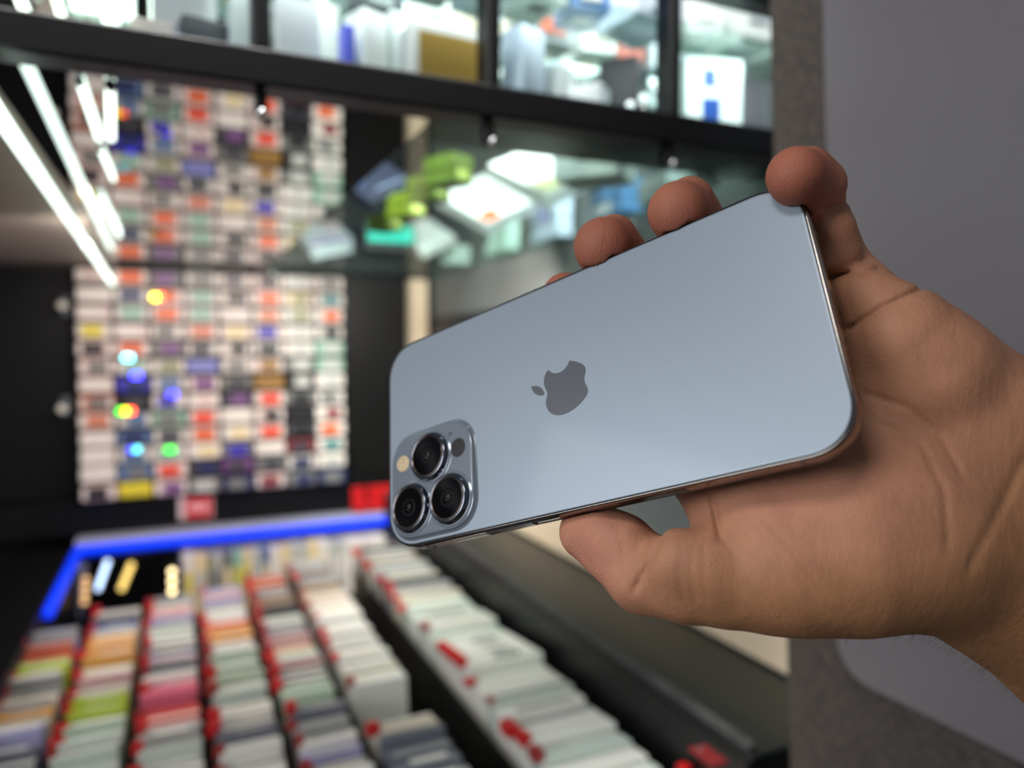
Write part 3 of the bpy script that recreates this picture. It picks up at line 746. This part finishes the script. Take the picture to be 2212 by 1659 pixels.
# logo
def bez(path, start):
    x, y = start
    pts = [(x, y)]
    for seg in path:
        x1, y1, x2, y2, x3, y3 = seg
        for i in range(1, 11):
            t = i / 10
            a, b, c, d = (1 - t) ** 3, 3 * t * (1 - t) ** 2, 3 * t * t * (1 - t), t ** 3
            pts.append((x * (a + b + c + d) + b * x1 + c * x2 + d * x3, y + b * y1 + c * y2 + d * y3))
        x, y = x + x3, y + y3
    return pts
body = bez([(-.948, 0, -2.415, -1.078, -3.96, -1.04), (-2.04, .027, -3.91, 1.183, -4.961, 3.014), (-2.117, 3.675, -.546, 9.103, 1.519, 12.09), (1.013, 1.454, 2.208, 3.09, 3.792, 3.039),
            (1.52, -.065, 2.09, -.987, 3.935, -.987), (1.831, 0, 2.35, .987, 3.96, .948), (1.637, -.026, 2.676, -1.48, 3.676, -2.948), (1.156, -1.688, 1.636, -3.325, 1.662, -3.415),
            (-.039, -.013, -3.182, -1.221, -3.22, -4.857), (-.026, -3.04, 2.48, -4.494, 2.597, -4.559), (-1.429, -2.09, -3.623, -2.324, -4.39, -2.376), (-2, -.156, -3.675, 1.09, -4.61, 1.09)], (12.152, 6.896))
leaf = bez([(.843, -1.012, 1.4, -2.427, 1.245, -3.83), (-1.207, .052, -2.662, .805, -3.532, 1.818), (-.78, .896, -1.454, 2.338, -1.273, 3.714), (1.338, .104, 2.715, -.688, 3.559, -1.701)], (15.53, 3.83))
LS = 0.872
def logo_part(pts):
    cu = bpy.data.curves.new('logo', 'CURVE')
    cu.dimensions = '2D'; cu.fill_mode = 'BOTH'
    sp = cu.splines.new('POLY')
    sp.points.add(len(pts) - 2)
    for q, (x, y) in zip(sp.points, pts[:-1]):
        q.co = ((66.7 + y * LS) / 1000, (39.05 - (x - 12) * LS) / 1000, 0, 1)
    sp.use_cyclic_u = True
    cu.extrude = 0.00004
    o = bpy.data.objects.new('tmp', cu); C.objects.link(o)
    me = bpy.data.meshes.new_from_object(o.evaluated_get(bpy.context.evaluated_depsgraph_get()))
    bpy.data.objects.remove(o)
    return me
lg = link('logo', logo_part(body), M_logo, ph, (0, 0, -0.00007))
link('logo_leaf', logo_part(leaf), M_logo, lg)

def side_box(name, u0, u1, n0, n1, m, side='v', out=0.3, parent=None):
    """piece let into the frame: side 'v' = lower long side, 't' = upper long side, 'u' = bottom end"""
    if side == 'v': me, loc = boxmesh((u1 - u0) / 1000, (out + 0.4) / 1000, (n1 - n0) / 1000, 0.0002), ((u0 + u1) / 2000, (PW_ + out / 2 - 0.2) / 1000, n0 / 1000)
    elif side == 't': me, loc = boxmesh((u1 - u0) / 1000, (out + 0.4) / 1000, (n1 - n0) / 1000, 0.0002), ((u0 + u1) / 2000, (-out / 2 + 0.2) / 1000, n0 / 1000)
    elif side == 'u': me, loc = boxmesh((out + 0.4) / 1000, (u1 - u0) / 1000, (n1 - n0) / 1000, 0.0002), ((PL + out / 2 - 0.2) / 1000, (u0 + u1) / 2000, n0 / 1000)
    elif side == 'e': me, loc = boxmesh((out + 0.4) / 1000, (u1 - u0) / 1000, (n1 - n0) / 1000, 0.0002), ((-out / 2 + 0.2) / 1000, (u0 + u1) / 2000, n0 / 1000)
    return link(name, me, m, parent or ph, loc)
side_box('power_button', 42.5, 61.5, 2.2, 5.4, M_steel, 'v', 0.45)
side_box('antenna_window', 92, 113, 1.7, 6.0, M_hole, 'v', 0.06)
side_box('antenna_band', 15.6, 16.5, 0.4, PTH - 0.4, M_line, 'v', 0.05)
side_box('antenna_band', 144.5, 145.4, 0.4, PTH - 0.4, M_line, 'v', 0.05)
side_box('antenna_band', 15.6, 16.5, 0.4, PTH - 0.4, M_line, 't', 0.05)
side_box('antenna_band', 144.5, 145.4, 0.4, PTH - 0.4, M_line, 't', 0.05)
side_box('antenna_band', 16.5, 17.4, 0.4, PTH - 0.4, M_line, 'u', 0.05)
side_box('antenna_band', 60.5, 61.4, 0.4, PTH - 0.4, M_line, 'e', 0.05)
side_box('volume_button', 50, 61, 2.2, 5.4, M_steel, 't', 0.45)
side_box('volume_button', 34.5, 45.5, 2.2, 5.4, M_steel, 't', 0.45)
side_box('charging_port', 34.6, 43.4, 2.3, 5.3, M_hole, 'u', 0.04)
for k in range(6):
    side_box('speaker_hole', 49.5 + k * 2.7, 50.9 + k * 2.7, 3.1, 4.5, M_hole, 'u', 0.04)
    if k < 4: side_box('speaker_hole', 20.5 + k * 2.7, 21.9 + k * 2.7, 3.1, 4.5, M_hole, 'u', 0.04)

# ------------------------------------------------------------------ hand (one continuous surface from a smooth distance field, millimetres, camera axes)
def cp(px, py, d): return np.array([(px - 1106) / FPX * d, (py - 829.5) / FPX * d, d])
VOX = 0.7
LO = np.array([0.0, -66.0, 158.0]); HI = np.array([196.0, 128.0, 292.0])
NX, NY, NZ = [int((h - l) / VOX) + 1 for l, h in zip(LO, HI)]
gx = (LO[0] + VOX * np.arange(NX)).astype(np.float32)[:, None, None]
gy = (LO[1] + VOX * np.arange(NY)).astype(np.float32)[None, :, None]
gz = (LO[2] + VOX * np.arange(NZ)).astype(np.float32)[None, None, :]
def cone(sub, a, b, ra, rb):
    X, Y, Zz = sub
    a = a.astype(np.float32); ab = (b - a).astype(np.float32)
    L2 = float(ab @ ab) + 1e-6
    t = np.clip(((X - a[0]) * ab[0] + (Y - a[1]) * ab[1] + (Zz - a[2]) * ab[2]) / L2, 0, 1)
    return np.sqrt((X - a[0] - t * ab[0]) ** 2 + (Y - a[1] - t * ab[1]) ** 2 + (Zz - a[2] - t * ab[2]) ** 2) - (ra + (rb - ra) * t)
def smin(a, b, k):
    h = np.clip(0.5 + 0.5 * (b - a) / k, 0, 1)
    return b + (a - b) * h - k * h * (1 - h)
def chain(pts, k=3.0, margin=16.0):
    """pts: list of (px, py, depth, r mm) -> (grid slices, distances)"""
    P = np.array([cp(*p[:3]) for p in pts]); rr = np.array([p[3] for p in pts])[:, None]
    lo = (P - rr).min(0) - margin; hi = (P + rr).max(0) + margin
    i0 = np.clip(((lo - LO) / VOX).astype(int), 0, [NX, NY, NZ]); i1 = np.clip(((hi - LO) / VOX).astype(int) + 2, 0, [NX, NY, NZ])
    sl = tuple(slice(x, y) for x, y in zip(i0, i1))
    G = (gx[sl[0]], gy[:, sl[1]], gz[:, :, sl[2]])
    f = None
    for p, q in zip(pts[:-1], pts[1:]):
        c = cone(G, cp(*p[:3]), cp(*q[:3]), p[3], q[3])
        f = c if f is None else smin(f, c, k)
    return sl, f
H = np.full((NX, NY, NZ), 60.0, np.float32)
def join(pts, kin, kout):
    sl, f = chain(pts, kin)
    H[sl] = smin(H[sl], f, kout)
HAND = dict(
    thumb=[(1268, 1150, 229, 8.6), (1325, 1183, 225, 10.2), (1393, 1240, 219, 11.6), (1485, 1250, 213, 12.6), (1565, 1247, 210, 13.8), (1690, 1222, 207, 17.5)],
    index=[(1640, 1075, 216, 12.0), (1568, 1082, 221, 11.5), (1390, 870, 262, 9.6), (1280, 715, 270, 9.0), (1222, 640, 256, 8.2)],
    middle=[(1740, 960, 216, 12.0), (1490, 740, 260, 10.0), (1372, 590, 266, 9.5), (1303, 533, 243.5, 9.7)],
    ring=[(1830, 860, 218, 12.0), (1620, 640, 250, 9.8), (1515, 510, 252, 9.3), (1465, 458, 228.5, 9.4)],
    pinky=[(1925, 715, 211, 12.0), (1812, 580, 224, 8.9), (1762, 445, 216, 8.1), (1719, 380, 200, 7.8)],
)
palm_parts = [
    [(1925, 710, 211, 12.5), (1975, 800, 214, 19), (2116, 918, 214, 20), (2360, 1120, 226, 21)],     # little-finger side
    [(1830, 860, 218, 12.5), (1990, 960, 216, 17), (2180, 1090, 218, 22), (2380, 1280, 226, 26)],    # middle of the palm
    [(1740, 970, 215, 12.5), (1900, 1060, 210, 17), (2180, 1150, 216, 22)],
    [(1640, 1080, 213, 12), (1800, 1130, 208, 16)],
    [(1690, 1215, 207, 18), (1830, 1190, 206, 21.5), (1960, 1170, 208, 22), (2169, 1262, 218, 21.5), (2400, 1470, 226, 23)],     # thumb ball to arm
]
for pp in palm_parts: join(pp, 8.0, 11.0)
for nm, kin, k in (('thumb', 1.4, 8.0), ('index', 3.0, 6.0), ('middle', 3.0, 3.0), ('ring', 3.0, 3.0), ('pinky', 1.6, 2.6)):
    join(HAND[nm], kin, k)
# fleshy pads of the palm side
for p, kk in (([(1326, 512, 249, 7.6), (1345, 545, 254, 8.0)], 2.0), ([(1490, 432, 234, 7.4), (1508, 470, 239, 8.0)], 2.0), ([(1745, 372, 206, 7.0), (1768, 400, 209, 7.6)], 2.0), ([(1300, 1150, 224, 8.0), (1350, 1172, 221, 8.4)], 3.0), ([(1790, 500, 214, 7.6), (1800, 545, 216, 7.8)], 1.6), ([(1865, 640, 212, 9.0), (1905, 672, 208, 9.5)], 2.0), ([(1950, 735, 206, 13.0), (2010, 800, 206, 15.0)], 6.0), ([(1470, 1215, 207, 9.5), (1530, 1225, 205, 10.0)], 4.0)):
    join(p, 1.0, kk)

# skin folds carved along lines on the surface
def crease(pts, depth, width):
    """pts (px, py, depth of the skin): carve a fold along the polyline as seen on the palm side"""
    P = np.array([cp(*p) for p in pts])
    lo = P.min(0) - 12; hi = P.max(0) + 12
    i0 = np.clip(((lo - LO) / VOX).astype(int), 0, None); i1 = np.minimum(((hi - LO) / VOX).astype(int) + 2, [NX, NY, NZ])
    sl = tuple(slice(x, y) for x, y in zip(i0, i1))
    X, Y, Zz = gx[sl[0]], gy[:, sl[1]], gz[:, :, sl[2]]
    u = X / Zz * FPX + 1106; v = Y / Zz * FPX + 829.5
    best = None
    for i, (p, q) in enumerate(zip(pts[:-1], pts[1:])):
        ax, ay = q[0] - p[0], q[1] - p[1]
        t = np.clip(((u - p[0]) * ax + (v - p[1]) * ay) / (ax * ax + ay * ay), 0, 1)
        d = np.sqrt((u - p[0] - t * ax) ** 2 + (v - p[1] - t * ay) ** 2)
        # fade towards both ends of the line
        g = (i + t) / (len(pts) - 1)
        e = depth * np.clip(np.minimum(g, 1 - g) * 8 + 0.35, 0, 1) * np.exp(-(d * Zz / FPX / width) ** 2)
        best = e if best is None else np.maximum(best, e)
    H[sl] += best.astype(np.float32)
# (px, py, depth of the skin there)
crease([(1436, 1150, 207), (1418, 1185, 205), (1395, 1232, 206), (1366, 1282, 208)], 1.0, 0.85)
crease([(1780, 596, 213), (1840, 590, 214), (1905, 582, 217)], 1.1, 0.8)
crease([(1770, 452, 206), (1815, 442, 207), (1842, 428, 208)], 0.9, 0.7)
crease([(1825, 718, 198), (1900, 668, 198), (2000, 620, 204)], 1.2, 0.85)
crease([(1850, 845, 196), (1960, 880, 196), (2030, 940, 196), (2085, 1040, 196)], 0.5, 0.9)
crease([(1880, 905, 194), (1990, 960, 196), (2040, 1060, 196), (2050, 1200, 196)], 0.5, 0.9)
crease([(1985, 770, 195), (2020, 860, 196), (2080, 920, 196)], 0.3, 0.9)
crease([(2220, 975, 197), (2150, 1120, 198), (2085, 1240, 198)], 0.6, 1.5)
for k in range(5):
    crease([(1560 + 22 * k, 1165 - 12 * k, 196), (1625 + 24 * k, 1235 - 8 * k, 192), (1690 + 26 * k, 1335 - 10 * k, 192)], 0.22 if k % 2 else 0.30, 0.6)
for k in range(4):
    crease([(1448 + 24 * k, 1175, 202), (1440 + 26 * k, 1230, 200), (1450 + 26 * k, 1300, 203)], 0.22, 0.6)
crease([(1275, 1185, 222), (1300, 1215, 220)], 0.2, 0.6)
crease([(1330, 1130, 218), (1350, 1200, 216), (1345, 1265, 218)], 0.25, 0.7)
crease([(1535, 1060, 207), (1545, 1110, 205), (1558, 1168, 203)], 1.2, 0.9)

# fit against the phone: nothing of the hand inside it
Q = [((gx - PT[0]) * PR[0, i] + (gy - PT[1]) * PR[1, i] + (gz - PT[2]) * PR[2, i]).astype(np.float32) for i in range(3)]
qx = np.abs(Q[0] - PL / 2) - (PL / 2 - 13.0)
qy = np.abs(Q[1] - PW_ / 2) - (PW_ / 2 - 13.0)
d2 = np.sqrt(np.maximum(qx, 0) ** 2 + np.maximum(qy, 0) ** 2) + np.minimum(np.maximum(qx, qy), 0) - 13.0
dn = np.abs(Q[2] - PTH / 2) - PTH / 2
phd = np.maximum(d2, dn)
H = np.maximum(H, 0.15 - phd)
del Q, qx, qy, d2, dn, phd

def surface_nets(F):
    S_ = F < 0
    nx, ny, nz = F.shape
    acc = np.zeros((nx - 1, ny - 1, nz - 1, 3), np.float32)
    cnt = np.zeros((nx - 1, ny - 1, nz - 1), np.float32)
    corners = [(i, j, k) for i in (0, 1) for j in (0, 1) for k in (0, 1)]
    def cv(A, c): return A[c[0]:nx - 1 + c[0], c[1]:ny - 1 + c[1], c[2]:nz - 1 + c[2]]
    for a in corners:
        for ax in range(3):
            if a[ax]: continue
            b = list(a); b[ax] = 1
            fa, fb = cv(F, a), cv(F, b)
            x = (fa < 0) != (fb < 0)
            t = np.where(x, fa / np.where(x, fa - fb, 1), 0)
            for d in range(3):
                acc[..., d] += np.where(x, (t if d == ax else a[d]), 0)
            cnt += x
    act = cnt > 0
    idx = -np.ones(act.shape, np.int64)
    ijk = np.argwhere(act)
    idx[act] = np.arange(len(ijk))
    V = (ijk + acc[act] / cnt[act][:, None]) * VOX + LO
    quads = []
    for ax in range(3):
        sl0 = [slice(1, -1)] * 3; sl0[ax] = slice(0, -1)
        sl1 = [slice(1, -1)] * 3; sl1[ax] = slice(1, None)
        s0, s1 = S_[tuple(sl0)], S_[tuple(sl1)]
        e = np.argwhere(s0 != s1)
        flip = s0[s0 != s1]
        base = e.copy()
        u, v = [d for d in range(3) if d != ax]
        base[:, u] += 1; base[:, v] += 1
        def cell(du, dv):
            q = base.copy(); q[:, u] += du; q[:, v] += dv
            return idx[q[:, 0], q[:, 1], q[:, 2]]
        q = np.stack([cell(-1, -1), cell(0, -1), cell(0, 0), cell(-1, 0)], 1)
        if ax == 1: flip = ~flip
        q[~flip] = q[~flip][:, ::-1]
        quads.append(q)
    return V, np.concatenate(quads)
V, Fq = surface_nets(H)
ok = (Fq >= 0).all(1)
Fq = Fq[ok]
# a little relaxing takes the voxel steps out
def relax(V, Fq, n, lam):
    E = np.concatenate([Fq[:, [0, 1]], Fq[:, [1, 2]], Fq[:, [2, 3]], Fq[:, [3, 0]]])
    for _ in range(n):
        s = np.zeros_like(V); c = np.zeros(len(V))
        np.add.at(s, E[:, 0], V[E[:, 1]]); np.add.at(s, E[:, 1], V[E[:, 0]])
        np.add.at(c, E[:, 0], 1); np.add.at(c, E[:, 1], 1)
        V = V + lam * (s / np.maximum(c, 1)[:, None] - V)
    return V
V = relax(V, Fq, 2, 0.45)
VW = (V / 1000.0) @ AX.T + np.array([0, 0, CAMZ])
ORG = cam2w(cp(1950, 1000, 205))
me = bpy.data.meshes.new('hand')
me.from_pydata((VW - ORG).tolist(), [], Fq.tolist())
for p in me.polygons: p.use_smooth = True
# skin colour of its own: redder finger ends and thumb pad, browner wrist and back
ca = me.color_attributes.new('skin', 'FLOAT_COLOR', 'POINT')
def near(c, r): return np.exp(-(np.linalg.norm(V - c, axis=1) / r) ** 2)[:, None]
base = np.array(srgb(184, 127, 94)); redc = np.array(srgb(158, 76, 56)); pink = np.array(srgb(202, 134, 106)); tan = np.array(srgb(164, 113, 70))
colv = np.tile(base, (len(V), 1))
def mixc(c, wgt): 
    global colv
    wgt = np.clip(wgt, 0, 1); colv = colv * (1 - wgt) + c * wgt
mixc(pink, 0.7 * near(cp(1700, 1090, 195), 22) + 0.6 * near(cp(1290, 1170, 220), 16))
mixc(np.array(srgb(200, 124, 104)), 0.6 * near(cp(1290, 1190, 222), 11))
for nm in ('index', 'middle', 'ring', 'pinky'):
    p = HAND[nm]
    mixc(redc, 0.95 * near(cp(*p[-1][:3]), 15))
py_ = V[:, 1] / V[:, 2] * FPX + 829.5; px_ = V[:, 0] / V[:, 2] * FPX + 1106
mixc(tan, (0.85 / (1 + np.exp(-(py_ - 1230) / 40)))[:, None] * (1 / (1 + np.exp(-(px_ - 1440) / 40)))[:, None])
mixc(tan, (0.8 / (1 + np.exp(-(px_ + 0.6 * py_ - 2790) / 50)))[:, None])
tipm = np.clip(sum(near(cp(*HAND[nm][-1][:3]), 13) for nm in ('middle', 'ring', 'pinky')) + near(cp(1285, 1160, 222), 17), 0, 1)
cc = np.concatenate([colv, tipm], 1).astype(np.float32)
ca.data.foreach_set('color', cc.ravel())
def skin_mat():
    m = bpy.data.materials.new('skin')
    m.use_nodes = True
    nt = m.node_tree; b = nt.nodes['Principled BSDF']; N = nt.nodes.new; Lk = nt.links.new
    at_ = N('ShaderNodeAttribute'); at_.attribute_name = 'skin'
    tc = N('ShaderNodeTexCoord')
    n1 = N('ShaderNodeTexNoise'); n1.inputs['Scale'].default_value = 90; n1.inputs['Detail'].default_value = 8
    Lk(tc.outputs['Object'], n1.inputs['Vector'])
    hs = N('ShaderNodeMix'); hs.data_type = 'RGBA'; hs.blend_type = 'OVERLAY'; hs.inputs[0].default_value = 0.28
    Lk(at_.outputs['Color'], hs.inputs[6]); Lk(n1.outputs['Fac'], hs.inputs[7])
    g = N('ShaderNodeHueSaturation'); g.inputs['Saturation'].default_value = 0.95
    Lk(hs.outputs[2], g.inputs['Color'])
    Lk(g.outputs[0], b.inputs['Base Color'])
    b.inputs['Roughness'].default_value = 0.62
    b.inputs['Specular IOR Level'].default_value = 0.35
    b.inputs['Subsurface Weight'].default_value = 0.12
    b.inputs['Subsurface Radius'].default_value = (1.0, 0.35, 0.2)
    b.inputs['Subsurface Scale'].default_value = 0.003
    mp = N('ShaderNodeMapping'); mp.inputs['Scale'].default_value = (1.0, 1.0, 0.3); mp.inputs['Rotation'].default_value = (0.5, 0.7, 0.2)
    Lk(tc.outputs['Object'], mp.inputs['Vector'])
    n2 = N('ShaderNodeTexNoise'); n2.inputs['Scale'].default_value = 520; n2.inputs['Detail'].default_value = 5
    Lk(mp.outputs[0], n2.inputs['Vector'])
    vo = N('ShaderNodeTexVoronoi'); vo.feature = 'DISTANCE_TO_EDGE'; vo.inputs['Scale'].default_value = 800
    Lk(tc.outputs['Object'], vo.inputs['Vector'])
    vm = N('ShaderNodeMath'); vm.operation = 'MULTIPLY_ADD'; vm.inputs[1].default_value = 0.5
    Lk(vo.outputs['Distance'], vm.inputs[0]); Lk(n2.outputs['Fac'], vm.inputs[2])
    wv = N('ShaderNodeTexWave'); wv.inputs['Scale'].default_value = 620; wv.inputs['Distortion'].default_value = 2.5; wv.inputs['Detail'].default_value = 1; wv.inputs['Detail Scale'].default_value = 0.25
    Lk(tc.outputs['Object'], wv.inputs['Vector'])
    wm = N('ShaderNodeMath'); wm.operation = 'MULTIPLY'
    Lk(wv.outputs['Fac'], wm.inputs[0]); Lk(at_.outputs['Alpha'], wm.inputs[1])
    ad = N('ShaderNodeMath'); ad.operation = 'MULTIPLY_ADD'; ad.inputs[1].default_value = 0.22
    Lk(wm.outputs[0], ad.inputs[0]); Lk(vm.outputs[0], ad.inputs[2])
    bp = N('ShaderNodeBump'); bp.inputs['Strength'].default_value = 0.45; bp.inputs['Distance'].default_value = 0.0005
    Lk(ad.outputs[0], bp.inputs['Height']); Lk(bp.outputs[0], b.inputs['Normal'])
    return m
M_skin = skin_mat()
hd = link('hand', me, M_skin)
hd.location = ORG
tag(hd, 'left hand and wrist, palm to camera, thumb and fingertips gripping the phone', 'hand')

# finger nails: slim curved plates set on the far side of each finger end
def nail(center, normal, along, w_, l_, nm):
    n = np.array(normal, float); n /= np.linalg.norm(n)
    al = np.array(along, float); al -= n * (al @ n); al /= np.linalg.norm(al)
    sd = np.cross(n, al)
    vs, fs = [], []
    NU, NV = 8, 8
    for layer in (0.0, -0.5):
        for i in range(NU + 1):
            for j in range(NV + 1):
                a_ = (i / NU * 2 - 1); b_ = (j / NV * 2 - 1)
                wr = w_ * math.sqrt(max(0.0, 1 - 0.35 * b_ ** 4))
                p = np.array(center) + sd * a_ * wr + al * b_ * l_ + n * (layer - 0.28 * wr * a_ * a_ - 0.5 * b_ * b_)
                vs.append(cam2w(p) - ORG)
    m_ = (NU + 1) * (NV + 1)
    for i in range(NU):
        for j in range(NV):
            q = [i * (NV + 1) + j, (i + 1) * (NV + 1) + j, (i + 1) * (NV + 1) + j + 1, i * (NV + 1) + j + 1]
            fs.append(q); fs.append([m_ + k for k in q[::-1]])
    me = bpy.data.meshes.new('fingernail'); me.from_pydata([tuple(v) for v in vs], [], fs)
    for p in me.polygons: p.use_smooth = True
    return link('fingernail', me, mat('nail', srgb(206, 160, 134), 0.3, coat=0.4), hd)
nail(cp(1240, 1174, 231.5), (-0.62, 0.72, 0.30), (-0.72, -0.62, 0.2), 5.6, 6.2, 'thumb')
nail(cp(1314, 497, 249), (0.35, -0.72, 0.60), (0.0, -0.5, -0.85), 5.2, 5.4, 'middle')
nail(cp(1476, 421, 234), (0.35, -0.72, 0.60), (0.0, -0.5, -0.85), 5.0, 5.2, 'ring')
nail(cp(1736, 347, 204.5), (0.45, -0.75, 0.48), (-0.5, -0.35, -0.8), 4.4, 4.8, 'pinky')

# fine hair along the underside of the wrist and forearm
nrm = np.zeros_like(V)
fa = np.cross(V[Fq[:, 2]] - V[Fq[:, 0]], V[Fq[:, 3]] - V[Fq[:, 1]])
for k in range(4): np.add.at(nrm, Fq[:, k], fa)
nrm /= np.linalg.norm(nrm, axis=1)[:, None] + 1e-9
if (nrm * (V - V.mean(0))).sum() < 0: nrm = -nrm
edge = np.where((px_ > 1830) & (px_ < 2225) & (nrm[:, 1] > 0.25) & (nrm[:, 2] < 0.55) & (py_ > 1250) & (py_ - 1338 > -0.10 * (px_ - 1900)))[0]
rs = np.random.RandomState(3)
hv, hf = [], []
for vi in rs.choice(edge, min(150, len(edge)), replace=False):
    p = V[vi]; n = nrm[vi]
    ln = rs.uniform(3, 8)
    dr = np.array([-0.75, 0.45, -0.1]) + rs.randn(3) * 0.28
    cur = p.copy(); v_ = n * 0.6 + dr * 0.6
    prev = None
    for st in range(5):
        rad = 0.035 * (1 - st / 5.2)
        for k in range(3):
            a_ = k * 2.094
            hv.append(cam2w(cur + np.array([math.cos(a_), math.sin(a_), 0]) * rad) - ORG)
        if st:
            b0 = len(hv) - 6
            for k in range(3): hf.append((b0 + k, b0 + (k + 1) % 3, b0 + 3 + (k + 1) % 3, b0 + 3 + k))
        v_ = v_ / np.linalg.norm(v_)
        cur = cur + v_ * ln / 5
        v_ = v_ * 0.75 + dr * 0.35
me = bpy.data.meshes.new('arm_hair'); me.from_pydata([tuple(v) for v in hv], [], hf)
o = link('arm_hair', me, mat('hair_brown', srgb(70, 48, 34), 0.5), hd)
o['kind'] = 'stuff'
print('packets', npk, 'hand verts', len(V))
